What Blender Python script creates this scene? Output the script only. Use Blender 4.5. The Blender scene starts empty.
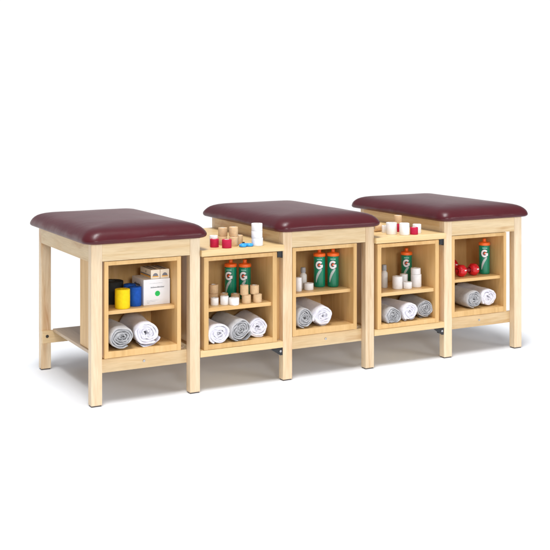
import bpy, bmesh, math, random
from mathutils import Vector, Matrix, noise
R = math.radians
scene = bpy.context.scene
C = scene.collection
random.seed(7)

# ------------------------------------------------------------------ helpers
def link(name, me, mat=None, parent=None, loc=(0, 0, 0)):
    o = bpy.data.objects.new(name, me)
    C.objects.link(o)
    o.location = loc
    if mat is not None and me is not None:
        me.materials.clear()
        for m in (mat if isinstance(mat, (list, tuple)) else [mat]):
            me.materials.append(m)
    if parent is not None:
        o.parent = parent
    return o

def tag(o, label=None, cat=None, group=None, kind=None):
    if label: o['label'] = label
    if cat: o['category'] = cat
    if group: o['group'] = group
    if kind: o['kind'] = kind
    return o

def empty(name, loc, rz=0):
    o = bpy.data.objects.new(name, None)
    C.objects.link(o)
    o.empty_display_size = 0.05
    o.location = loc
    o.rotation_euler = (0, 0, rz)
    return o

def mesh_from(bm, name, smooth=False, angle=None):
    me = bpy.data.meshes.new(name)
    bmesh.ops.recalc_face_normals(bm, faces=bm.faces)
    bm.to_mesh(me)
    bm.free()
    if smooth:
        for p in me.polygons:
            p.use_smooth = True
        if angle:
            me.set_sharp_from_angle(angle=angle)
    return me

def add_box(bm, x0, x1, y0, y1, z0, z1, bev=0.0015, seg=2):
    t = bmesh.new()
    bmesh.ops.create_cube(t, size=1)
    for v in t.verts:
        v.co = Vector((x0 + (v.co.x + .5) * (x1 - x0), y0 + (v.co.y + .5) * (y1 - y0), z0 + (v.co.z + .5) * (z1 - z0)))
    if bev:
        bmesh.ops.bevel(t, geom=t.edges[:], offset=bev, segments=seg, profile=0.6, affect='EDGES')
    m = bpy.data.meshes.new('tmp')
    t.to_mesh(m); t.free()
    bm.from_mesh(m)
    bpy.data.meshes.remove(m)

def box_mesh(name, boxes, bev=0.0015):
    bm = bmesh.new()
    for b in boxes:
        add_box(bm, *b, bev=bev)
    return mesh_from(bm, name)

def lathe(bm, prof, n=40, mat=0, off=(0, 0, 0), close=False):
    """revolve (r, z) points round z; r = 0 points become one vertex"""
    rings = []
    for r, z in prof:
        if r < 1e-6:
            rings.append([bm.verts.new((off[0], off[1], off[2] + z))])
        else:
            rings.append([bm.verts.new((off[0] + r * math.cos(2 * math.pi * k / n), off[1] + r * math.sin(2 * math.pi * k / n), off[2] + z)) for k in range(n)])
    pairs = list(zip(rings[:-1], rings[1:]))
    if close:
        pairs.append((rings[-1], rings[0]))
    for a, b in pairs:
        for k in range(n):
            k2 = (k + 1) % n
            if len(a) == 1 and len(b) == 1: continue
            if len(a) == 1: f = bm.faces.new((a[0], b[k], b[k2]))
            elif len(b) == 1: f = bm.faces.new((a[k], a[k2], b[0]))
            else: f = bm.faces.new((a[k], a[k2], b[k2], b[k]))
            f.material_index = mat

# ------------------------------------------------------------------ materials
def new_mat(name):
    m = bpy.data.materials.new(name)
    m.use_nodes = True
    nt = m.node_tree
    return m, nt, nt.nodes['Principled BSDF']

def ramp(nt, stops):
    r = nt.nodes.new('ShaderNodeValToRGB')
    e = r.color_ramp.elements
    e[0].position, e[0].color = stops[0][0], (*stops[0][1], 1)
    e[1].position, e[1].color = stops[-1][0], (*stops[-1][1], 1)
    for p, c in stops[1:-1]:
        x = e.new(p); x.color = (*c, 1)
    return r

def obj_coords(nt, scale):
    """object coordinates shifted by a random amount for every object, so that copies show other grain"""
    tc = nt.nodes.new('ShaderNodeTexCoord')
    oi = nt.nodes.new('ShaderNodeObjectInfo')
    mul = nt.nodes.new('ShaderNodeMath'); mul.operation = 'MULTIPLY'; mul.inputs[1].default_value = 37.0
    nt.links.new(oi.outputs['Random'], mul.inputs[0])
    add = nt.nodes.new('ShaderNodeVectorMath'); add.operation = 'ADD'
    nt.links.new(tc.outputs['Object'], add.inputs[0])
    nt.links.new(mul.outputs[0], add.inputs[1])
    mp = nt.nodes.new('ShaderNodeMapping'); mp.inputs['Scale'].default_value = scale
    nt.links.new(add.outputs[0], mp.inputs['Vector'])
    return mp, oi

def wood(name, light, mid, dark, axis, rough=0.42, contrast=1.0, knots=True):
    m, nt, b = new_mat(name)
    s = {'x': (1.2, 17, 17), 'y': (17, 1.2, 17), 'z': (17, 17, 1.2)}[axis]
    mp, oi = obj_coords(nt, s)
    n1 = nt.nodes.new('ShaderNodeTexNoise')
    n1.inputs['Scale'].default_value = 1.3; n1.inputs['Detail'].default_value = 6; n1.inputs['Roughness'].default_value = .6; n1.inputs['Distortion'].default_value = .9
    nt.links.new(mp.outputs[0], n1.inputs['Vector'])
    r1 = ramp(nt, [(0.30, dark), (0.48, mid), (0.66, light)])
    nt.links.new(n1.outputs['Fac'], r1.inputs[0])
    n2 = nt.nodes.new('ShaderNodeTexNoise')
    n2.inputs['Scale'].default_value = 12; n2.inputs['Detail'].default_value = 5
    nt.links.new(mp.outputs[0], n2.inputs['Vector'])
    r2 = ramp(nt, [(0.35, (1 - .09 * contrast, 1 - .11 * contrast, 1 - .14 * contrast)), (0.62, (1.0, 1.0, 1.0))])
    nt.links.new(n2.outputs['Fac'], r2.inputs[0])
    mx = nt.nodes.new('ShaderNodeMix'); mx.data_type = 'RGBA'; mx.blend_type = 'MULTIPLY'; mx.inputs['Factor'].default_value = 1
    nt.links.new(r1.outputs[0], mx.inputs['A']); nt.links.new(r2.outputs[0], mx.inputs['B'])
    col = mx.outputs['Result']
    if knots:
        s3 = {'x': (2.2, 9, 9), 'y': (9, 2.2, 9), 'z': (9, 9, 2.2)}[axis]
        mp3, _ = obj_coords(nt, s3)
        n3 = nt.nodes.new('ShaderNodeTexNoise'); n3.inputs['Scale'].default_value = 1.0; n3.inputs['Detail'].default_value = 3; n3.inputs['Distortion'].default_value = 1.2
        nt.links.new(mp3.outputs[0], n3.inputs['Vector'])
        r3 = ramp(nt, [(0.60, (0, 0, 0)), (0.76, (.8, .8, .8))])
        nt.links.new(n3.outputs['Fac'], r3.inputs[0])
        mk = nt.nodes.new('ShaderNodeMix'); mk.data_type = 'RGBA'
        nt.links.new(r3.outputs[0], mk.inputs['Factor'])
        nt.links.new(col, mk.inputs['A'])
        mk.inputs['B'].default_value = (dark[0] * .78, dark[1] * .62, dark[2] * .5, 1)
        col = mk.outputs['Result']
    hsv = nt.nodes.new('ShaderNodeHueSaturation')
    mr = nt.nodes.new('ShaderNodeMapRange'); mr.inputs['To Min'].default_value = .93; mr.inputs['To Max'].default_value = 1.05
    nt.links.new(oi.outputs['Random'], mr.inputs['Value']); nt.links.new(mr.outputs[0], hsv.inputs['Value'])
    nt.links.new(col, hsv.inputs['Color'])
    nt.links.new(hsv.outputs[0], b.inputs['Base Color'])
    b.inputs['Roughness'].default_value = rough
    b.inputs['Specular IOR Level'].default_value = .35
    bp = nt.nodes.new('ShaderNodeBump'); bp.inputs['Strength'].default_value = .12; bp.inputs['Distance'].default_value = .001
    nt.links.new(n2.outputs['Fac'], bp.inputs['Height']); nt.links.new(bp.outputs[0], b.inputs['Normal'])
    return m

def plain(name, col, rough=.5, spec=.5, metal=0, var=.12, scale=40, bump=0, bscale=200):
    m, nt, b = new_mat(name)
    mp, oi = obj_coords(nt, (1, 1, 1))
    n = nt.nodes.new('ShaderNodeTexNoise'); n.inputs['Scale'].default_value = scale; n.inputs['Detail'].default_value = 4
    nt.links.new(mp.outputs[0], n.inputs['Vector'])
    r = ramp(nt, [(.3, tuple(c * (1 - var) for c in col)), (.7, tuple(min(1, c * (1 + var)) for c in col))])
    nt.links.new(n.outputs['Fac'], r.inputs[0]); nt.links.new(r.outputs[0], b.inputs['Base Color'])
    b.inputs['Roughness'].default_value = rough
    b.inputs['Specular IOR Level'].default_value = spec
    b.inputs['Metallic'].default_value = metal
    if bump:
        n2 = nt.nodes.new('ShaderNodeTexNoise'); n2.inputs['Scale'].default_value = bscale; n2.inputs['Detail'].default_value = 3
        nt.links.new(mp.outputs[0], n2.inputs['Vector'])
        bp = nt.nodes.new('ShaderNodeBump'); bp.inputs['Strength'].default_value = bump; bp.inputs['Distance'].default_value = .002
        nt.links.new(n2.outputs['Fac'], bp.inputs['Height']); nt.links.new(bp.outputs[0], b.inputs['Normal'])
    return m

ML, MM, MD = (.82, .665, .465), (.77, .59, .385), (.67, .45, .25)
maple_z = wood('maple_upright', ML, MM, MD, 'z')
maple_x = wood('maple_rail', (.80, .63, .39), (.755, .565, .325), (.675, .455, .22), 'x')
maple_y = wood('maple_side_rail', (.80, .63, .39), (.755, .565, .325), (.675, .455, .22), 'y')
PL, PM, PD = (.75, .485, .215), (.70, .44, .18), (.61, .36, .135)
ply = wood('birch_plywood', PL, PM, PD, 'z', contrast=.5, knots=False, rough=.4)
ply_x = wood('birch_plywood_shelf', (.74, .52, .25), PM, PD, 'x', contrast=.5, knots=False, rough=.4)
ply_board = wood('maple_board', (.78, .58, .31), (.74, .53, .26), (.65, .44, .20), 'x', contrast=.6, knots=False, rough=.38)
lowshelf = wood('laminate_shelf', (.62, .48, .34), (.56, .42, .28), (.47, .34, .21), 'y', contrast=.6, knots=False, rough=.4)

def vinyl():
    m, nt, b = new_mat('maroon_vinyl')
    tc = nt.nodes.new('ShaderNodeTexCoord')
    n = nt.nodes.new('ShaderNodeTexNoise'); n.inputs['Scale'].default_value = 7; n.inputs['Detail'].default_value = 3
    nt.links.new(tc.outputs['Object'], n.inputs['Vector'])
    r = ramp(nt, [(.3, (.068, .0070, .0110)), (.7, (.082, .0092, .0140))])
    nt.links.new(n.outputs['Fac'], r.inputs[0]); nt.links.new(r.outputs[0], b.inputs['Base Color'])
    v = nt.nodes.new('ShaderNodeTexVoronoi'); v.inputs['Scale'].default_value = 420
    nt.links.new(tc.outputs['Object'], v.inputs['Vector'])
    n2 = nt.nodes.new('ShaderNodeTexNoise'); n2.inputs['Scale'].default_value = 26; n2.inputs['Detail'].default_value = 2
    nt.links.new(tc.outputs['Object'], n2.inputs['Vector'])
    b1 = nt.nodes.new('ShaderNodeBump'); b1.inputs['Strength'].default_value = .16; b1.inputs['Distance'].default_value = .0006
    nt.links.new(v.outputs['Distance'], b1.inputs['Height'])
    b2 = nt.nodes.new('ShaderNodeBump'); b2.inputs['Strength'].default_value = .12; b2.inputs['Distance'].default_value = .006
    nt.links.new(n2.outputs['Fac'], b2.inputs['Height']); nt.links.new(b1.outputs[0], b2.inputs['Normal'])
    nt.links.new(b2.outputs[0], b.inputs['Normal'])
    b.inputs['Roughness'].default_value = .33
    b.inputs['Specular IOR Level'].default_value = .36
    return m
vinyl_m = vinyl()

def terry(name, light, dark):
    m, nt, b = new_mat(name)
    mp, oi = obj_coords(nt, (1, 1, 1))
    n = nt.nodes.new('ShaderNodeTexNoise'); n.inputs['Scale'].default_value = 30; n.inputs['Detail'].default_value = 5; n.inputs['Roughness'].default_value = .7
    nt.links.new(mp.outputs[0], n.inputs['Vector'])
    r = ramp(nt, [(.32, dark), (.66, light)])
    nt.links.new(n.outputs['Fac'], r.inputs[0]); nt.links.new(r.outputs[0], b.inputs['Base Color'])
    n2 = nt.nodes.new('ShaderNodeTexNoise'); n2.inputs['Scale'].default_value = 260; n2.inputs['Detail'].default_value = 4
    nt.links.new(mp.outputs[0], n2.inputs['Vector'])
    bp = nt.nodes.new('ShaderNodeBump'); bp.inputs['Strength'].default_value = .8; bp.inputs['Distance'].default_value = .004
    nt.links.new(n2.outputs['Fac'], bp.inputs['Height']); nt.links.new(bp.outputs[0], b.inputs['Normal'])
    b.inputs['Roughness'].default_value = .95
    b.inputs['Specular IOR Level'].default_value = .1
    b.inputs['Sheen Weight'].default_value = .25
    return m
terry_white = terry('white_terry', (.90, .885, .93), (.82, .795, .88))
terry_grey = terry('grey_terry', (.60, .595, .605), (.46, .455, .465))

black_metal = plain('black_bracket', (.012, .013, .016), .4, .5)
steel = plain('bolt_steel', (.55, .55, .56), .3, .5, metal=1)
dark_bolt = plain('dark_bolt', (.03, .025, .02), .4)
glide_m = plain('foot_glide', (.10, .085, .075), .6)
white_tape = plain('white_tape', (.86, .84, .83), .75, .2, var=.05, scale=60, bump=.15, bscale=300)
tan_tape = plain('tan_tape', (.66, .45, .255), .85, .15, var=.09, scale=70, bump=.25, bscale=350)
red_tape = plain('red_tape', (.50, .012, .055), .7, .25, var=.1, scale=60, bump=.2, bscale=300)
core_m = plain('cardboard_core', (.84, .80, .74), .8, .1, var=.05)
yellow_wrap = plain('yellow_wrap', (.86, .62, .008), .75, .2, var=.07, scale=80, bump=.35, bscale=260)
blue_wrap = plain('blue_wrap', (.012, .09, .44), .75, .2, var=.12, scale=80, bump=.35, bscale=260)
black_wrap = plain('black_wrap', (.02, .021, .02), .8, .2, var=.2, scale=60, bump=.3, bscale=200)
black_top = plain('black_wrap_edge', (.055, .06, .055), .8, .2)
bottle_green = plain('green_plastic', (.003, .23, .122), .22, .55, var=.05, scale=10)
lid_orange = plain('orange_plastic', (.95, .155, .018), .35, .5, var=.05, scale=20)
logo_white = plain('logo_white', (.88, .88, .89), .35, .5, var=.02)
logo_black = plain('logo_dark_outline', (.012, .03, .028), .35, .5, var=.05)
logo_orange = plain('logo_orange', (.82, .10, .02), .35, .5, var=.03)
logo_silver = plain('logo_silver', (.50, .57, .55), .32, .5, var=.06)
logo_pale = plain('logo_pale_green', (.28, .60, .50), .35, .5, var=.05)
card_white = plain('white_card', (.84, .83, .84), .5, .3, var=.02)
card_cream = plain('cream_card', (.80, .71, .58), .5, .3, var=.03)
ink_dark = plain('ink_dark', (.10, .10, .11), .6, .2)
ink_grey = plain('ink_grey', (.52, .52, .54), .6, .2)
ink_green = plain('ink_green', (.02, .52, .10), .5, .3)
ink_orange = plain('ink_orange', (.85, .42, .05), .5, .3)
grey_cap = plain('grey_plastic', (.30, .30, .31), .4, .4)
translucent = plain('frosted_bottle', (.64, .62, .58), .35, .4, var=.04)
blue_plastic = plain('bright_blue_plastic', (.03, .36, .90), .3, .5, var=.08)
red_vinyl = plain('red_dipped_iron', (.66, .006, .016), .3, .5, var=.06, scale=30)
dark_red = plain('dumbbell_handle', (.20, .004, .010), .35, .5, var=.1)

# ------------------------------------------------------------------ ground
def floor_mat():
    m, nt, b = new_mat('white_paper_floor')
    tc = nt.nodes.new('ShaderNodeTexCoord')
    n = nt.nodes.new('ShaderNodeTexNoise'); n.inputs['Scale'].default_value = 3
    nt.links.new(tc.outputs['Object'], n.inputs['Vector'])
    r = ramp(nt, [(.3, (.86, .88, .91)), (.7, (.88, .90, .93))])
    nt.links.new(n.outputs['Fac'], r.inputs[0]); nt.links.new(r.outputs[0], b.inputs['Base Color'])
    b.inputs['Roughness'].default_value = .7
    b.inputs['Specular IOR Level'].default_value = .2
    return m
bm = bmesh.new()
bmesh.ops.create_grid(bm, x_segments=8, y_segments=8, size=1)
for v in bm.verts:
    v.co = Vector((1.6 + v.co.x * 6.4, -2.6 + v.co.y * 4.3, 0))
tag(link('floor', mesh_from(bm, 'floor'), floor_mat()), kind='structure')

# ------------------------------------------------------------------ treatment tables
W, D, H = .5385, .825, .737          # frame width, depth, height
LW, LD = .052, .0425                 # leg section
PITCH = .9885
TX = [0.0, PITCH, 2 * PITCH + .0015]

leg_me = box_mesh('leg', [(0, LW, 0, LD, .006, H)], .0025)
bmg = bmesh.new(); add_box(bmg, .003, LW - .003, .003, LD - .003, 0, .0065, .0015)
glide_me = mesh_from(bmg, 'foot_glide')
front_apron_me = box_mesh('front_apron', [(LW, W - LW, .001, .021, .657, H - .0005)])
back_apron_me = box_mesh('back_apron', [(LW, W - LW, D - .021, D - .001, .657, H - .0005)])
side_apron_me = box_mesh('side_apron', [(0, .02, LD, D - LD, .6545, H - .0005)])
rail_me = box_mesh('rail', [(.030, W - .003, 0, .02, .1405, .2035)])
back_rail_me = box_mesh('rail', [(.001, W - .001, 0, .02, .1405, .2035)])
lowshelf_me = box_mesh('low_shelf', [(.055, W - .055, .0635, .7615, .199, .2135)])

def bolt_mesh(r, depth):
    b = bmesh.new()
    lathe(b, [(0, 0), (r * .45, -depth * .1), (r * .5, -depth), (r * .85, -depth), (r, -depth * .55), (r, depth * .6)], 16)
    bmesh.ops.rotate(b, verts=b.verts, cent=(0, 0, 0), matrix=Matrix.Rotation(R(-90), 3, 'X'))
    return b
bolt_me = mesh_from(bolt_mesh(.0062, .003), 'bolt', True, R(40))
bmw = bmesh.new()
lathe(bmw, [(0, -.0015), (.008, -.0015), (.0085, .001)], 16)
bmesh.ops.rotate(bmw, verts=bmw.verts, cent=(0, 0, 0), matrix=Matrix.Rotation(R(-90), 3, 'X'))
darkbolt_me = mesh_from(bmw, 'bolt')

def carcass(w, d, z0, z1, ts, tt, tb, name):
    return box_mesh(name, [(0, ts, 0, d, z0, z1), (w - ts, w, 0, d, z0, z1),
                           (ts, w - ts, .0006, d, z1 - tt, z1 - .0005), (ts, w - ts, .0006, d, z0 + .0005, z0 + tb)], .0012)

CW, CD = .378, .346
cab_me = carcass(CW, CD, .2145, .6555, .0195, .019, .030, 'cabinet')
cab_back_me = box_mesh('back_panel', [(.0195, CW - .0195, CD - .018, CD - .002, .2445, .6365)], .0005)
shelf_me = box_mesh('cabinet_shelf', [(.0200, CW - .0200, .028, CD - .019, -.017, 0)], .0022)

def cushion_mesh(a0, a1, b0, b1, seed):
    """padded top: stacked rounded-rectangle rings from the underside lip up over the crown"""
    ca, cb = (a0 + a1) / 2, (b0 + b1) / 2
    ha, hb = (a1 - a0) / 2, (b1 - b0) / 2
    prof = [(.034, .7372), (.018, .7374), (.008, .7395), (.0025, .744), (.000, .751), (.0012, .759), (.0050, .7675), (.0115, .7765),
            (.020, .7850), (.031, .7930), (.045, .7992), (.062, .8040), (.085, .8078), (.115, .8110), (.15, .8136), (.19, .8154), (.23, .8164), (.252, .8167), (.272, .8168)]
    n_arc, n_a, n_b = 9, 26, 40
    bm = bmesh.new()
    rings = []
    for e, z in prof:
        ra = max(.062 - e * .26, .012)
        A, B = ha - e, hb - e
        ra = min(ra, A * .95, B * .95)
        pts = []
        for (sx, sy, a_s) in ((1, -1, -90), (1, 1, 0), (-1, 1, 90), (-1, -1, 180)):
            cx, cy = sx * (A - ra), sy * (B - ra)
            for k in range(n_arc):
                t = R(a_s + 90 * k / (n_arc - 1))
                pts.append((cx + ra * math.cos(t), cy + ra * math.sin(t)))
            nn = n_b if (sx, sy) in ((1, -1), (-1, 1)) else n_a
            nx, ny = {(1, -1): (1, 1), (1, 1): (-1, 1), (-1, 1): (-1, -1), (-1, -1): (1, -1)}[(sx, sy)]
            x0, y0 = pts[-1]
            x1 = nx * (A - ra) + (nx * ra if nn == n_b else 0)
            y1 = ny * (B - ra) + (ny * ra if nn == n_a else 0)
            for k in range(1, nn):
                pts.append((x0 + (x1 - x0) * k / nn, y0 + (y1 - y0) * k / nn))
        ring = []
        for x, y in pts:
            rim = math.exp(-((z - .757) / .014) ** 2)
            w1 = noise.noise(Vector((x * 9 + seed, y * 9, z * 20))) * .0050 * rim
            w2 = noise.noise(Vector((x * 34 + seed, y * 34, z * 45))) * .0020 * rim
            L = math.hypot(x, y) or 1
            dz = noise.noise(Vector((x * 5 + seed * 3, y * 5, 4.0))) * .0016 * min(1, e / .06 if z > .757 else 0) * max(0, min(1, (.26 - e) / .08))
            ring.append(bm.verts.new((ca + x + x / L * (w1 + w2), cb + y + y / L * (w1 + w2), z + dz + (w1 * .8 if z < .78 and z > .745 else 0))))
        rings.append(ring)
    n = len(rings[0])
    for a, b in zip(rings[:-1], rings[1:]):
        for k in range(n):
            bm.faces.new((a[k], a[(k + 1) % n], b[(k + 1) % n], b[k]))
    bm.faces.new(rings[-1])
    bm.faces.new(list(reversed(rings[0])))
    return mesh_from(bm, 'cushion', True)

TLABEL = ['maroon padded treatment table at the left end, yellow wrap roll in its cabinet',
          'maroon padded treatment table in the middle, flanked by both hanging storage units',
          'maroon padded treatment table at the right end, with red dumbbells in its cabinet']
CABX = [.062, .054, .0500]
SHZ = [.424, .420, .413]
CUSH = [(-.039, .578, -.038, .908), (-.039, .578, -.038, .908), (-.039, .587, -.038, .912)]
tables = []
for i in range(3):
    t = empty('treatment_table', (TX[i], 0, 0))
    tag(t, TLABEL[i], 'treatment table', 'maroon topped wooden treatment tables')
    tables.append(t)
    for (x, y) in ((0, 0), (W - LW, 0), (0, D - LD), (W - LW, D - LD)):
        l = link('leg', leg_me, maple_z, t, (x, y, 0))
        link('foot_glide', glide_me, glide_m, l)
    link('front_apron', front_apron_me, maple_x, t)
    link('back_apron', back_apron_me, maple_x, t)
    link('side_apron', side_apron_me, maple_y, t)
    link('side_apron', side_apron_me, maple_y, t, (W - .02, 0, 0))
    fr = link('front_rail', rail_me, maple_x, t, (0, LD, 0))
    link('bolt', bolt_me, steel, fr, (.271, 0, .174))
    br = link('back_rail', back_rail_me, maple_x, t, (0, D - LD - .02, 0))
    link('bolt', darkbolt_me, dark_bolt, br, (.026, 0, .176))
    link('bolt', darkbolt_me, dark_bolt, br, (W - .026, 0, .176))
    link('low_shelf', lowshelf_me, lowshelf, t)
    cab = link('cabinet', cab_me, ply, t, (CABX[i], -.001, 0))
    link('back_panel', cab_back_me, ply, cab)
    link('cabinet_shelf', shelf_me, ply_x, cab, (0, 0, SHZ[i]))
    link('cushion', cushion_mesh(*CUSH[i], seed=3.1 * i + 1), vinyl_m, t)

# ------------------------------------------------------------------ bridging storage units between the tables
GX = [TX[0] + W, TX[1] + W]
GW = [TX[1] - TX[0] - W, TX[2] - TX[1] - W]
GCW, GD = .394, .30
gcab_me = carcass(GCW, GD, .1985, .641, .0235, .019, .0235, 'cabinet')
gback_me = box_mesh('back_panel', [(-.0195, GCW + .0325, GD + .0005, GD + .0125, .1982, .6455)], .0005)  # widened past the cabinet sides to keep light from behind out of the gaps
gshelf_me = box_mesh('cabinet_shelf', [(.0240, GCW - .0240, .012, GD - .0005, -.0185, 0)], .0022)
gap_blocker_me = box_mesh('gap_light_blocker', [(-.0325, .0120, .0434, .062, .1985, .6460)], .0008)  # added strip: blocks light and the view through the gap beside the leg
def bracket_mesh(lower):
    b = bmesh.new()
    if lower:
        add_box(b, -.0035, -.0005, .004, .060, .128, .1670, .0006)          # flange against the leg
        add_box(b, -.060, -.0035, .004, .060, .1640, .1670, .0006)          # flange under the board
        vs = [(-.066, .163), (-.0035, .163), (-.0035, .130), (-.012, .128)]
        lo = [b.verts.new((x, .004, z)) for x, z in vs]
        hi = [b.verts.new((x, .0075, z)) for x, z in vs]
        b.faces.new(lo); b.faces.new(hi[::-1])
        for k in range(4):
            b.faces.new((lo[k], lo[(k + 1) % 4], hi[(k + 1) % 4], hi[k]))
    else:
        add_box(b, -.0035, -.0005, .004, .045, .609, .6455, .0006)
        add_box(b, -.031, -.0035, .004, .045, .6425, .6455, .0006)
        add_box(b, -.028, -.0035, .006, .010, .613, .6425, .0006)
    return mesh_from(b, 'bracket')
br_hi, br_lo = bracket_mesh(False), bracket_mesh(True)
GLABEL = ['hanging plywood storage unit left of the middle table, many tan rolls on its top',
          'hanging plywood storage unit left of the right end table, mostly white rolls on top']
for i in range(2):
    g = empty('storage_unit', (GX[i], 0, 0))
    tag(g, GLABEL[i], 'storage unit', 'plywood storage units hung between the tables')
    w = GW[i]
    link('top_board', box_mesh('top_board', [(.0015, w - .0015, -.018, .815, .6465, .677)], .0025), ply_board, g)
    link('base_board', box_mesh('base_board', [(.0015, w - .0015, -.003, .34, .1675, .1978)], .0015), ply_board, g)
    cab = link('cabinet', gcab_me, ply, g, (.0215, -.0005, 0))
    link('back_panel', gback_me, ply, cab)
    link('cabinet_shelf', gshelf_me, ply_x, cab, (0, 0, (.395, .383)[i]))
    link('gap_light_blocker', gap_blocker_me, ply, g, (w, 0, 0))
    link('top_bracket', br_hi, black_metal, g, (w, 0, 0))
    lo = link('lower_bracket', br_lo, black_metal, g, (w, 0, 0))
    link('bolt', bolt_me, steel, lo, (-.0125, .004, .149))

# ------------------------------------------------------------------ tape rolls
GROUPS = {}
def roll(label, mat, x, y, z, r, h, cr=.45, cat='tape roll', group=None, rot=(0, 0, 0), core_mat=None, name='tape_roll', top_mat=None, core_rise=0.0):
    rc = r * cr
    bm = bmesh.new()
    b = min(.0022, r * .08)
    lathe(bm, [(rc, 0), (r - b, 0), (r - b * .3, b * .3), (r, b), (r * (1 + random.uniform(-.006, .006)), h * .5), (r, h - b), (r - b * .3, h - b * .3), (r - b, h), (rc, h)], 44, close=True)
    # slightly uneven winding
    sd = random.uniform(0, 50)
    for v in bm.verts:
        L = math.hypot(v.co.x, v.co.y)
        if L > rc * 1.05:
            k = 1 + .012 * noise.noise(Vector((v.co.x * 40 + sd, v.co.y * 40, v.co.z * 60)))
            v.co.x *= k; v.co.y *= k
    o = link(name, mesh_from(bm, name, True, R(50)), mat, None, (x, y, z))
    o.rotation_euler = rot
    tag(o, label, cat, group)
    bm = bmesh.new()
    ri = rc * .86
    lathe(bm, [(ri, .0006), (rc - .0001, .0006), (rc - .0001, h + .0006 + core_rise), (ri, h + .0006 + core_rise)], 36, close=True)
    link('core', mesh_from(bm, 'core', True, R(50)), core_mat or core_m, o)
    return o

# table 1 upper shelf
Z = SHZ[0] + .0003
roll('tall black foam wrap roll standing behind the yellow roll', black_wrap, .176, .222, Z, .057, .104, .3, group='wide wrap rolls', core_mat=black_top, name='wrap_roll')
roll('yellow stretch wrap roll at the front of the left cabinet shelf', yellow_wrap, .1745, .0686, Z, .0350, .089, .3, group='wide wrap rolls', core_mat=yellow_wrap, name='wrap_roll')
roll('blue stretch wrap roll right beside the yellow roll, in full view', blue_wrap, .2485, .0980, Z, .0295, .0895, .3, group='wide wrap rolls', core_mat=blue_wrap, name='wrap_roll')
roll('blue stretch wrap roll mostly hidden behind the front blue roll', blue_wrap, .2440, .1580, Z, .0290, .093, .3, group='wide wrap rolls', core_mat=blue_wrap, name='wrap_roll')

# storage unit 1 : on the board
Z = .6773
roll('red tape roll at the far left of the board, a white roll behind it', red_tape, .6455, .0671, Z, .0212, .040, .5, group='red tape rolls')
roll('red tape roll in front of the stacked tan rolls', red_tape, .6867, .0152, Z, .0232, .0405, .5, group='red tape rolls')
roll('white tape roll half hidden behind the leftmost red roll', white_tape, .6640, .1160, Z, .0200, .0500, .5, group='white tape rolls on the board')
roll('tan tape roll in the lower row, seen between the two red rolls', tan_tape, .7170, .1260, Z, .0228, .0415, .5, group='tan tape rolls on the board')
roll('tan tape roll stacked on top, the left one of the upper pair', tan_tape, .7203, .1290, Z + .0421, .0228, .0415, .5, group='tan tape rolls on the board')
roll('tan tape roll in the lower row, right beside the front red roll', tan_tape, .7460, .0620, Z, .0221, .0445, .5, group='tan tape rolls on the board')
roll('tan tape roll stacked on top, the right one of the upper pair', tan_tape, .7530, .0760, Z + .0451, .0221, .0460, .5, group='tan tape rolls on the board')
roll('tan tape roll standing alone at the right end of the tan rolls', tan_tape, .7900, .0930, Z, .0205, .0470, .5, group='tan tape rolls on the board')
roll('white tape roll at the bottom of the stack of three', white_tape, .8535, .0165, Z, .0278, .0390, .5, group='white tape rolls on the board')
roll('white tape roll in the middle of the stack of three', white_tape, .8515, .0170, Z + .0394, .0272, .0345, .5, group='white tape rolls on the board')
roll('white tape roll at the top of the stack of three', white_tape, .8512, .0165, Z + .0743, .0270, .0350, .5, group='white tape rolls on the board')

# storage unit 1 : on the shelf
Z = .3953
roll('white tape roll at the left end of the front row, below the tan stack', white_tape, .6483, .0720, Z, .0195, .0360, .5, group='white tape rolls on the cabinet shelf')
roll('white tape roll in the middle of the three in front of the bottles, slightly taller', white_tape, .6960, .0600, Z, .0205, .0425, .5, group='white tape rolls on the cabinet shelf')
roll('white tape roll nearest the shelf edge, squat and wide, right of the other two', white_tape, .7355, .0350, Z, .0248, .0345, .5, group='white tape rolls on the cabinet shelf')
roll('tan tape roll under another at the left wall of the cabinet', tan_tape, .6690, .1300, Z, .0238, .0460, .5, group='tan tape rolls on the cabinet shelf')
roll('tan tape roll on top of the stack at the left wall of the cabinet', tan_tape, .6705, .1310, Z + .0466, .0236, .0430, .5, group='tan tape rolls on the cabinet shelf')
roll('tan tape roll peeping out low behind the middle white roll', tan_tape, .7250, .1260, Z, .0205, .0435, .5, group='tan tape rolls on the cabinet shelf')
roll('tan tape roll peeping out behind the squat white roll, before the right bottle', tan_tape, .7720, .0930, Z, .0220, .0425, .5, group='tan tape rolls on the cabinet shelf')
roll('tan tape roll in the lower pair at right, the left one', tan_tape, .8058, .0415, Z, .0225, .0415, .5, group='tan tape rolls on the cabinet shelf')
roll('tan tape roll in the lower pair at right, the right one by the wall', tan_tape, .8645, .0375, Z, .0221, .0415, .5, group='tan tape rolls on the cabinet shelf')
roll('tan tape roll in the upper pair at right, the left one before the bottle', tan_tape, .7960, .0440, Z + .0421, .0205, .0480, .5, group='tan tape rolls on the cabinet shelf')
roll('tan tape roll in the upper pair at right, the right one by the wall', tan_tape, .8535, .0480, Z + .0421, .0228, .0420, .5, group='tan tape rolls on the cabinet shelf')

# table 2 shelf
Z = SHZ[1] + .0003
roll('tall white roll at the left wall of the middle cabinet', white_tape, 1.1265, .0885, Z, .0168, .0700, .4, group='white rolls in the middle cabinet')
roll('short white roll just left of the pair of green bottles', white_tape, 1.1945, .1016, Z, .0245, .0340, .5, group='white rolls in the middle cabinet')

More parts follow.
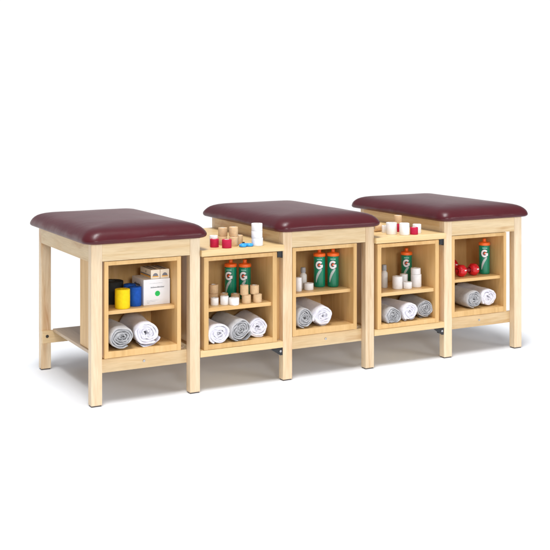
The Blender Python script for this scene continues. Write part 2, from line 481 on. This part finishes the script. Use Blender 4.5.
# storage unit 2 : on the board
Z = .6773
roll('thick white tape roll at left, a small white roll against its left side', white_tape, 1.6924, .0826, Z, .0290, .0615, .5, group='white tape rolls on the right board')
roll('thick white tape roll in the middle, between the left one and the red roll', white_tape, 1.7338, .0230, Z, .0264, .0625, .5, group='white tape rolls on the right board')
roll('small white tape roll peeping out behind the leftmost thick white roll', white_tape, 1.6945, .1500, Z, .0150, .0390, .5, group='white tape rolls on the right board')
roll('red tape roll right of the thick white rolls, a white one behind it', red_tape, 1.7934, .0191, Z, .0213, .0375, .5, group='red tape rolls')
roll('white tape roll standing behind the right red roll', white_tape, 1.8390, .0560, Z, .0226, .0480, .5, group='white tape rolls on the right board')
roll('red tape roll glimpsed between the two thick white rolls, under a tan roll', red_tape, 1.7877, .1600, Z, .0215, .0430, .5, group='red tape rolls')
roll('tan tape roll standing on the hidden red roll, above the white rolls', tan_tape, 1.7890, .1610, Z + .0436, .0209, .0440, .5, group='tan tape rolls on the right board')
roll('tan tape roll lying on its side behind the corner of the middle cushion', tan_tape, 1.6640, .2120, Z + .0215, .0215, .0520, .5, group='tan tape rolls on the right board', rot=(0, R(90), R(8)))

# storage unit 2 : on the shelf
Z = .3833
roll('white roll tall and wide at the left front of the shelf', white_tape, 1.7345, .0879, Z, .0273, .0670, .5, group='white rolls in the right storage unit')
roll('white roll half hidden between the left tall roll and the stacked rolls', white_tape, 1.8090, .1350, Z, .0215, .0660, .5, group='white rolls in the right storage unit')
roll('short white roll at the shelf edge, lowest of all', white_tape, 1.7855, .0672, Z, .0238, .0350, .5, group='white rolls in the right storage unit')
roll('taller white roll under another at the right of the shelf', white_tape, 1.8577, .0898, Z, .0285, .0690, .5, group='white rolls in the right storage unit')
roll('white roll set on top of the taller roll at the right of the shelf', white_tape, 1.8560, .0910, Z + .0696, .0265, .0320, .5, group='white rolls in the right storage unit')

# ------------------------------------------------------------------ green sports bottles
BR = .0305
def wrap_mesh(polys, rad, name):
    """polygons drawn flat in (u, z) metres, subdivided and bent round the bottle, as a thin raised print"""
    bm = bmesh.new()
    for poly in polys:
        bm.faces.new([bm.verts.new((u, 0, z)) for u, z in poly])
    bmesh.ops.triangulate(bm, faces=bm.faces[:])
    for _ in range(2):
        long = [e for e in bm.edges if abs(e.verts[0].co.x - e.verts[1].co.x) > .004]
        if long:
            bmesh.ops.subdivide_edges(bm, edges=long, cuts=1, use_grid_fill=False)
            bmesh.ops.triangulate(bm, faces=bm.faces[:])
    ext = bmesh.ops.extrude_face_region(bm, geom=bm.faces[:])
    top = {g for g in ext['geom'] if isinstance(g, bmesh.types.BMVert)}
    for v in bm.verts:
        rr = rad + (.0004 if v in top else 0)
        a = v.co.x / rad - math.pi / 2
        v.co = Vector((rr * math.cos(a), rr * math.sin(a), v.co.z))
    return mesh_from(bm, name)

def g_polys(cx, cz, ro, ri, grow=0.0):
    ro, ri = ro + grow, ri - grow
    P = []
    a0, a1, n = 38, 345, 22
    for k in range(n):
        t0, t1 = R(a0 + (a1 - a0) * k / n), R(a0 + (a1 - a0) * (k + 1) / n)
        P.append([(cx + ro * .92 * math.cos(t0), cz + ro * math.sin(t0)), (cx + ro * .92 * math.cos(t1), cz + ro * math.sin(t1)),
                  (cx + ri * .92 * math.cos(t1), cz + ri * math.sin(t1)), (cx + ri * .92 * math.cos(t0), cz + ri * math.sin(t0))])
    g = grow
    P.append([(cx + .002 - g, cz - .0055 - g), (cx + ro * .92 - g * .2, cz - .0055 - g), (cx + ro * .92 - g * .2, cz + .0015 + g), (cx + .002 - g, cz + .0015 + g)])
    P.append([(cx + ri * .86 - g, cz - ro * .72), (cx + ro * .92 - g * .1, cz - ro * .60), (cx + ro * .92 - g * .1, cz - .003), (cx + ri * .86 - g, cz - .003)])
    return P
LZ = .1170
g_white = wrap_mesh(g_polys(0, LZ, .0215, .0112), BR + .0009, 'letter_print')
g_dark = wrap_mesh(g_polys(0, LZ, .0215, .0112, .0018) + [[(.0112 * .92 * math.cos(k * math.pi / 10), LZ + .0112 * math.sin(k * math.pi / 10)) for k in range(20)]], BR + .0003, 'letter_outline')
bolt_print = wrap_mesh([[(-.0060, LZ - .0015), (-.0018, LZ + .0070), (.0105, LZ + .0066), (.0078, LZ + .0026), (.0022, LZ + .0018), (.0006, LZ - .0030), (-.0026, LZ - .0076)]], BR + .0014, 'flash_print')
cl = [(.0130, .0965, .0030), (.0080, .0905, .0085), (.0010, .0810, .0105), (-.0060, .0690, .0105), (-.0115, .0550, .0095), (-.0150, .0410, .0075), (-.0170, .0260, .0030)]
flash_polys = []
for (u0, z0, w0), (u1, z1, w1) in zip(cl[:-1], cl[1:]):
    flash_polys.append([(u0 - w0 * .5, z0 + w0 * .3), (u0 + w0 * .5, z0 - w0 * .3), (u1 + w1 * .5, z1 - w1 * .3), (u1 - w1 * .5, z1 + w1 * .3)])
silver_print = wrap_mesh(flash_polys, BR + .0003, 'silver_flash_print')
random.seed(3)
top_marks = []
u = -.0120
for wd in (.0042, .0032, .0044, .0028, .0040, .0036):
    top_marks.append([(u, 0.1435), (u + wd, 0.1435), (u + wd, 0.1435 + .0062), (u, 0.1435 + .0062)])
    u += wd + .0009
top_print = wrap_mesh(top_marks, BR + .0003, 'small_print')

bm = bmesh.new()
lathe(bm, [(0, 0), (.0255, 0), (.0285, .0012), (.0300, .0045), (BR, .010), (BR, .155), (.0302, .158), (.0288, .1600), (.0275, .1610), (0, .1610)], 48)
body_me = mesh_from(bm, 'bottle', True, R(50))
bm = bmesh.new()
lathe(bm, [(0, .1605), (.0314, .1605), (.0322, .1615), (.0322, .1720), (.0316, .1745), (.0296, .1762), (.0200, .1778), (.0125, .1795), (.0098, .1815), (.0088, .1850), (.0098, .1875), (.0100, .1925), (.0092, .1955), (.0064, .1975), (0, .1980)], 48)
# ribbed grip on the rim
for v in bm.verts:
    L = math.hypot(v.co.x, v.co.y)
    if L > .0318 and .1610 < v.co.z < .173:
        a = math.atan2(v.co.y, v.co.x)
        k = 1 + .010 * (1 if int(round(a / (2 * math.pi) * 48)) % 2 else -1)
        v.co.x *= k; v.co.y *= k
lid_me = mesh_from(bm, 'lid', True, R(50))

def bottle(label, x, y, z, s, rz):
    o = link('sports_bottle', body_me, bottle_green, None, (x, y, z))
    o.rotation_euler = (0, 0, R(rz)); o.scale = (s, s, s)
    tag(o, label, 'bottle', 'green sports bottles with orange lids')
    link('lid', lid_me, lid_orange, o)
    link('letter_print', g_white, logo_white, o)
    link('letter_outline', g_dark, logo_black, o)
    link('flash_print', bolt_print, logo_orange, o)
    link('silver_flash_print', silver_print, logo_silver, o)
    link('small_print', top_print, logo_pale, o)
Z = .3953
bottle('green bottle with orange lid at left in the cabinet crowded with tan rolls', .7985, .2000, Z, .99, -46)
bottle('green bottle with orange lid at right in the cabinet crowded with tan rolls', .8590, .1620, Z, .99, -42)
Z = SHZ[1] + .0003
bottle('green bottle with orange lid, left one of the pair in the middle cabinet', 1.2910, .1572, Z, .985, -32)
bottle('green bottle with orange lid, right one of the pair in the middle cabinet', 1.3553, .1258, Z, .995, -34)
bottle('green bottle with orange lid standing behind white rolls', 1.8730, .2000, .3833, .985, -37)
bottle('green bottle with orange lid standing right of the red dumbbells', 2.3475, .1171, SHZ[2] + .0003, 1.0, -36)

# ------------------------------------------------------------------ small plastic bottles
def small_bottle(label, x, y, z, r, h, cap_h, name='lotion_bottle'):
    bm = bmesh.new()
    lathe(bm, [(0, 0), (r * .92, 0), (r, .003), (r, h * .80), (r * .93, h * .88), (r * .62, h * .95), (r * .5, h), (0, h)], 36)
    o = link(name, mesh_from(bm, name, True, R(50)), translucent, None, (x, y, z))
    tag(o, label, 'bottle', 'small frosted bottles with grey caps')
    bm = bmesh.new()
    lathe(bm, [(0, h + .0003), (r * .70, h + .0003), (r * .72, h + .002), (r * .68, h + cap_h - .003), (r * .58, h + cap_h), (0, h + cap_h)], 32)
    link('cap', mesh_from(bm, 'cap', True, R(50)), grey_cap, o)
small_bottle('small frosted bottle with grey cap behind the tall white roll', 1.1880, .1480, SHZ[1] + .0003, .0190, .082, .026)
small_bottle('small frosted bottle with slim grey spout at the left wall of the right storage unit', 1.6930, .1523, .3833, .0190, .092, .030)

# ------------------------------------------------------------------ cartons in the left cabinet
def quad_print(name, pts, mat, parent, n):
    """thin printed patch, raised 0.3 mm off the card along n"""
    bm = bmesh.new()
    n = Vector(n)
    for poly in pts:
        lo = [bm.verts.new(Vector(p) + n * .00005) for p in poly]
        hi = [bm.verts.new(Vector(p) + n * .0003) for p in poly]
        bm.faces.new(hi)
        for k in range(len(poly)):
            bm.faces.new((lo[k], lo[(k + 1) % len(poly)], hi[(k + 1) % len(poly)], hi[k]))
    return link(name, mesh_from(bm, name), mat, parent)

BX = empty('carton', (.2815, .0735, SHZ[0] + .0003))
tag(BX, 'white cardboard carton with a green dot on its front, under two small boxes', 'carton')
bw, bd, bh = .1335, .150, .1205
link('box_body', box_mesh('box_body', [(0, bw, 0, bd, 0, bh)], .0012), card_white, BX)
ring = [(.070 + .0128 * math.cos(k * math.pi / 12), 0, .052 + .0128 * math.sin(k * math.pi / 12)) for k in range(24)]
quad_print('green_dot', [ring], ink_green, BX, (0, -1, 0))
random.seed(11)
def strokes(u0, u1, z0, hgt, slant, mk):
    polys = []
    u = u0
    while u < u1:
        w = random.uniform(.0008, .0020)
        hh = hgt * random.choice((.62, .62, .7, 1.0))
        polys.append([mk(u, z0), mk(u + w, z0), mk(u + w + slant * hh, z0 + hh), mk(u + slant * hh, z0 + hh)])
        u += w + random.uniform(.0005, .0011)
    return polys
quad_print('front_print', strokes(.035, .102, .0795, .0068, .25, lambda u, z: (u, 0, z + (u - .035) * .0)), ink_dark, BX, (0, -1, 0))
small = strokes(.015, .075, .0205, .0028, 0, lambda u, z: (u, 0, z)) + strokes(.015, .060, .0145, .0028, 0, lambda u, z: (u, 0, z)) + strokes(.017, .030, .0085, .003, 0, lambda u, z: (u, 0, z)) + strokes(.030, .095, .100, .003, 0, lambda u, z: (u, 0, z))
quad_print('fine_print', small, ink_grey, BX, (0, -1, 0))
quad_print('side_print', strokes(.030, .105, .086, .013, 0, lambda u, z: (0, bd - u, z)), ink_dark, BX, (-1, 0, 0))
quad_print('side_fine_print', strokes(.035, .095, .070, .006, 0, lambda u, z: (0, bd - u, z)) , ink_grey, BX, (-1, 0, 0))

def small_box(label, x, y, z):
    o = empty('small_box', (x, y, z))
    tag(o, label, 'box', 'small boxes stacked on the carton')
    w, d, h = .0455, .135, .0425
    link('box_body', box_mesh('box_body', [(0, w, 0, d, 0, h)], .001), card_cream, o)
    cx, cz = w / 2, .0125
    arc = [(cx + .0135 * math.cos(R(t)), 0, cz + .0145 * math.sin(R(t))) for t in range(0, 181, 15)]
    quad_print('dome_print', [arc], plain_dome, o, (0, -1, 0))
    quad_print('orange_print', [[(cx - .0155, 0, cz - .0045), (cx + .0155, 0, cz - .0045), (cx + .0155, 0, cz - .0002), (cx - .0155, 0, cz - .0002)]], ink_orange, o, (0, -1, 0))
    quad_print('side_band', [[(0, d - .004, .013), (0, .004, .013), (0, .004, .019), (0, d - .004, .019)]], plain_dome, o, (-1, 0, 0))
    quad_print('side_orange_band', [[(0, d - .004, .0065), (0, .004, .0065), (0, .004, .0125), (0, d - .004, .0125)]], ink_orange, o, (-1, 0, 0))
    quad_print('side_mark', [[(0, .066, .024), (0, .060, .024), (0, .061, .034), (0, .065, .034)]], ink_dark, o, (-1, 0, 0))
    quad_print('top_bands', [[(.006, .01, h), (.016, .01, h), (.016, d - .006, h), (.006, d - .006, h)], [(.022, .01, h), (.038, .01, h), (.038, d - .006, h), (.022, d - .006, h)]], plain_dome, o, (0, 0, 1))
plain_dome = plain('ink_slate', (.20, .20, .23), .6, .2)
small_box('small white box with dark dome mark, left of the pair on the carton', .3205, .079, SHZ[0] + .1213)
small_box('small white box with dark dome mark, right of the pair against the cabinet wall', .3685, .079, SHZ[0] + .1213)

# ------------------------------------------------------------------ rolled towels
def towel(label, mat, x, y, z, r, ln, turns, seed, rz=0, end_ang=-70, flap=.0, squash=.94, group=None, tight=.88):
    """one long cloth rolled up round the y axis: a thick spiral with wavy layers and uneven ends"""
    nper, ny = 48, 24
    n = int(turns * nper)
    rin = .006
    pitch = (r - rin) / turns
    th = pitch * tight
    bm = bmesh.new()
    grid = {}
    def N(a, b, c): return noise.noise(Vector((a, b, c)))
    for side in (0, 1):
        for i in range(n + 1):
            t = i / n
            a = R(end_ang) - 2 * math.pi * turns * (1 - t)
            for j in range(ny + 1):
                s = j / ny
                yy = s * ln
                rc = rin + (r - th * .5 - rin) * t
                # shared wobble keeps the layers nested, local wobble makes the folds
                wob = N(math.cos(a) * .7 + seed, math.sin(a) * .7, yy * 5) * pitch * 1.05
                wob += N(math.cos(a) * 1.9 + seed, math.sin(a) * 1.9, t * 3.5 + yy * 10) * pitch * .30 * (2.1 - 1.5 * t)
                wob += N(math.cos(a) * 6 + seed, math.sin(a) * 6, yy * 40 + t * 9) * pitch * .07
                edge = min(s, 1 - s)
                roundoff = -pitch * (.46 if tight < .9 else .22) * math.exp(-edge * ln / .008)
                rr = rc + wob + (th * .5 if side else -th * .5) + (roundoff if side else -roundoff * .6)
                dy = 0
                if j in (0, ny):
                    sg = -1 if j == 0 else 1
                    dy = sg * (N(math.cos(a) * 1.1 + seed * 2, math.sin(a) * 1.1, t * 5) * .0130 + N(math.cos(a) * 3 + seed, math.sin(a) * 3, t * 4 + 3) * .0050 - .005 * (1 - t))
                zz = rr * math.sin(a)
                xx = rr * math.cos(a)
                grid[(side, i, j)] = bm.verts.new((xx * 1.02, yy + dy, zz * squash))
    for side in (0, 1):
        for i in range(n):
            for j in range(ny):
                f = [grid[(side, i, j)], grid[(side, i + 1, j)], grid[(side, i + 1, j + 1)], grid[(side, i, j + 1)]]
                bm.faces.new(f if side else f[::-1])
    for i in range(n):
        for j in (0, ny):
            bm.faces.new((grid[(0, i, j)], grid[(0, i + 1, j)], grid[(1, i + 1, j)], grid[(1, i, j)]))
    for j in range(ny):
        for i in (0, n):
            bm.faces.new((grid[(0, i, j)], grid[(0, i, j + 1)], grid[(1, i, j + 1)], grid[(1, i, j)]))
    if flap:
        # loose corner of the cloth hanging forward and down under the roll
        nu, nv = 16, 7
        g2 = {}
        for u in range(nu + 1):
            for v in range(nv + 1):
                fu, fv = u / nu, v / nv
                aa = R(-140 + 120 * fu)
                rr = r * (1.0 + .03 * fv) + .0025 * N(fu * 7 + seed, fv * 2, 1.7)
                yy = .03 - fv * (flap + .010 * N(fu * 4 + seed, 0.3, 2.2))
                zz = rr * math.sin(aa) * squash
                g2[(u, v)] = bm.verts.new((rr * math.cos(aa), yy, max(zz, -r * squash + .0015) + .003 * math.sin(fu * 9 + seed) * fv))
        for u in range(nu):
            for v in range(nv):
                bm.faces.new((g2[(u, v)], g2[(u + 1, v)], g2[(u + 1, v + 1)], g2[(u, v + 1)]))
    zmin = min(v.co.z for v in bm.verts)
    for v in bm.verts: v.co.z -= zmin
    me = mesh_from(bm, 'rolled_towel', True)
    o = link('rolled_towel', me, mat, None, (x, y, z))
    o.rotation_euler = (0, 0, R(rz))
    tag(o, label, 'towel', group)
F1, F2 = .2449, .2224
gw, gg = 'white rolled towels', 'grey rolled towels'
towel('grey rolled towel at the left of the pair in the cabinet with the yellow roll', terry_grey, .151, -.002, F1, .0610, .27, 4.6, 1.3, end_ang=-60, group=gg)
towel('white rolled towel with a loose front edge in the cabinet with the yellow roll', terry_white, .2790, .018, F1, .0640, .26, 4.2, 7.7, rz=-4, end_ang=-50, flap=.032, group=gw, tight=.985)
towel('white rolled towel at the left of three, partly behind the cabinet edge', terry_white, .640, -.002, F2, .0555, .25, 4.4, 12.1, end_ang=-120, group=gw, tight=.985)
towel('grey rolled towel in the middle of three, between two white ones', terry_grey, .7560, -.004, F2, .0590, .25, 4.6, 16.4, rz=-2, end_ang=-110, flap=.028, group=gg)
towel('white rolled towel at the right of three, next to the grey one', terry_white, .8680, .030, F2, .0550, .22, 4.3, 21.9, rz=-4, end_ang=-60, group=gw, tight=.985)
towel('grey rolled towel at the left of the pair in the middle table cabinet', terry_grey, 1.1230, .012, F1, .0530, .27, 4.5, 26.2, end_ang=-100, group=gg)
towel('white rolled towel at the right of the pair in the middle table cabinet', terry_white, 1.2330, .018, F1, .0575, .27, 4.2, 31.8, rz=-3, end_ang=-150, flap=.014, group=gw, tight=.985)
towel('grey rolled towel at the left of three, beside a white one', terry_grey, 1.6530, .000, F2, .0500, .25, 4.5, 36.5, end_ang=-130, group=gg)
towel('white rolled towel in the middle of three, between two grey ones', terry_white, 1.7570, .002, F2, .0525, .25, 4.2, 41.0, end_ang=-120, flap=.012, group=gw, tight=.985)
towel('grey rolled towel at the right of three, nearest the cabinet wall', terry_grey, 1.8750, .025, F2, .0530, .23, 4.6, 46.7, rz=-6, end_ang=-70, flap=.010, group=gg)
towel('grey rolled towel below the red dumbbells', terry_grey, 2.2050, .018, F1, .0530, .27, 4.4, 51.2, rz=0, end_ang=-100, group=gg)
towel('white rolled towel at the right, below the bottle beside the dumbbells', terry_white, 2.3170, .034, F1, .0560, .25, 4.2, 56.6, rz=0, end_ang=-140, group=gw, tight=.985)

# ------------------------------------------------------------------ dumbbells
def dumbbell(label, x, y, z, rz):
    o = empty('dumbbell', (x, y, z), R(rz))
    tag(o, label, 'dumbbell', 'red dumbbells')
    rr, L = .0350, .056
    for s in (-1, 1):
        bm = bmesh.new()
        lathe(bm, [(0, -L / 2), (.0165, -L / 2 + .0004), (.0235, -L / 2 + .0035), (.0305, -L / 2 + .0100), (rr, -L / 2 + .0185), (rr, L / 2 - .0185), (.0305, L / 2 - .0100), (.0235, L / 2 - .0035), (.0165, L / 2 - .0004), (0, L / 2)], 8)
        bmesh.ops.rotate(bm, verts=bm.verts, cent=(0, 0, 0), matrix=Matrix.Rotation(R(22.5), 3, 'Z'))
        bmesh.ops.bevel(bm, geom=bm.edges[:], offset=.0045, segments=3, profile=.5, affect='EDGES')
        bmesh.ops.rotate(bm, verts=bm.verts, cent=(0, 0, 0), matrix=Matrix.Rotation(R(90), 3, 'Y'))
        hd = link('weight_head', mesh_from(bm, 'weight_head', True), red_vinyl, o, (s * .0455, 0, rr * math.cos(R(22.5)) + .0006))
        # small raised white mark on the facet that faces forward and up
        bm = bmesh.new()
        add_box(bm, -.002, .0100, -.0011, .0011, -.0026, .0034, .0003)
        mk = mesh_from(bm, 'white_mark')
        k = link('white_mark', mk, logo_white, hd, (.000, -rr * .925 * math.cos(0), .0048))
    bm = bmesh.new()
    lathe(bm, [(.0105, -.030), (.0125, -.010), (.0128, 0), (.0125, .010), (.0105, .030)], 20)
    bmesh.ops.rotate(bm, verts=bm.verts, cent=(0, 0, 0), matrix=Matrix.Rotation(R(90), 3, 'Y'))
    link('handle', mesh_from(bm, 'handle', True), dark_red, o, (0, 0, rr * math.cos(R(22.5)) + .0006))
Z = SHZ[2] + .0003
dumbbell('red dumbbell at the front of the shelf, both heads in view', 2.2090, .0950, Z, 4)
dumbbell('red dumbbell behind the other, mostly hidden by the cabinet edge', 2.2060, .2820, Z, 0)

# ------------------------------------------------------------------ blue tape cutters
def cutter(label, x, y, z, rz):
    """small finger-loop cutter: a ring, a short flat body and a hooked tip"""
    o = empty('tape_cutter', (x, y, z), R(rz)); o.scale = (1.3, 1.3, 1.45)
    tag(o, label, 'tape cutter', 'blue plastic tape cutters')
    bm = bmesh.new()
    n, m = 24, 10
    ring = []
    for i in range(n):
        a = 2 * math.pi * i / n
        row = []
        for j in range(m):
            b = 2 * math.pi * j / m
            rr = .0105 + .0042 * math.cos(b)
            row.append(bm.verts.new((rr * math.cos(a) * 1.1, rr * math.sin(a), .0048 + .0047 * math.sin(b))))
        ring.append(row)
    for i in range(n):
        for j in range(m):
            bm.faces.new((ring[i][j], ring[(i + 1) % n][j], ring[(i + 1) % n][(j + 1) % m], ring[i][(j + 1) % m]))
    add_box(bm, .0125, .029, -.0065, .0065, .0008, .0090, .003, 3)
    link('finger_loop', mesh_from(bm, 'finger_loop', True, R(60)), blue_plastic, o)
    bm = bmesh.new()
    add_box(bm, .0285, .038, -.004, .004, .002, .0075, .002, 3)
    link('hooked_tip', mesh_from(bm, 'hooked_tip', True, R(60)), blue_plastic, o)
    bm = bmesh.new()
    add_box(bm, .022, .032, -.001, .001, .0085, .0125, .0004)
    link('blade', mesh_from(bm, 'blade'), black_metal, o)
cutter('blue tape cutter lying at left, nearer the board edge', .7700, .0080, .6773, 66)
cutter('blue tape cutter lying at right, touching the bottom white roll', .8065, .0130, .6773, 112)

# ------------------------------------------------------------------ light, world, camera
def area(name, loc, target, sx, sy, power, col=(1, 1, 1)):
    l = bpy.data.lights.new(name, 'AREA')
    l.shape = 'RECTANGLE'; l.size = sx; l.size_y = sy; l.energy = power; l.color = col
    o = bpy.data.objects.new(name, l)
    C.objects.link(o)
    o.location = loc
    o.rotation_euler = (Vector(target) - Vector(loc)).to_track_quat('-Z', 'Y').to_euler()
    return o
area('softbox', (-1.2, -2.6, 16.0), (1.2, .35, 0), 4.0, 10.0, 2950)
area('key_softbox', (-1.7, -9.6, 3.1), (1.4, .1, .4), 1.8, 1.8, 270)
area('fill_softbox', (5.6, -7.8, 2.9), (1.4, .1, .6), 3.2, 1.2, 175)

w = bpy.data.worlds.new('World')
scene.world = w
w.use_nodes = True
nt = w.node_tree
bg = nt.nodes['Background']
tc = nt.nodes.new('ShaderNodeTexCoord')
sep = nt.nodes.new('ShaderNodeSeparateXYZ')
nt.links.new(tc.outputs['Generated'], sep.inputs[0])
def mrange(src, lo, hi):
    m = nt.nodes.new('ShaderNodeMapRange'); m.interpolation_type = 'SMOOTHSTEP'
    m.inputs['From Min'].default_value = lo; m.inputs['From Max'].default_value = hi
    nt.links.new(src, m.inputs['Value'])
    return m.outputs[0]
mb = nt.nodes.new('ShaderNodeMath'); mb.operation = 'MULTIPLY'
nt.links.new(mrange(sep.outputs['Y'], .10, .40), mb.inputs[0])      # the lit white backdrop lies behind the tables
nt.links.new(mrange(sep.outputs['Z'], .26, .13), mb.inputs[1])      # and ends a little above eye height
rp = ramp(nt, [(0.0, (.34, .355, .385)), (1.0, (1, 1, 1))])
nt.links.new(mb.outputs[0], rp.inputs[0])
nt.links.new(rp.outputs[0], bg.inputs['Color'])
bg.inputs['Strength'].default_value = 1.05

cam = bpy.data.cameras.new('camera')
cam.sensor_width = 36
cam.lens = 36 * 1092.888 / 550
cam.shift_y = -(275 - 99.946) / 550
cam.clip_end = 300
co = bpy.data.objects.new('camera', cam)
C.objects.link(co)
co.location = (-1.62254, -4.73042, 1.39051)
co.rotation_euler = (R(90), 0, -.49699)
scene.camera = co

scene.view_settings.view_transform = 'Standard'
scene.view_settings.look = 'None'
scene.view_settings.exposure = 0
scene.view_settings.gamma = 1
scene.cycles.use_denoising = True
scene.cycles.max_bounces = 8
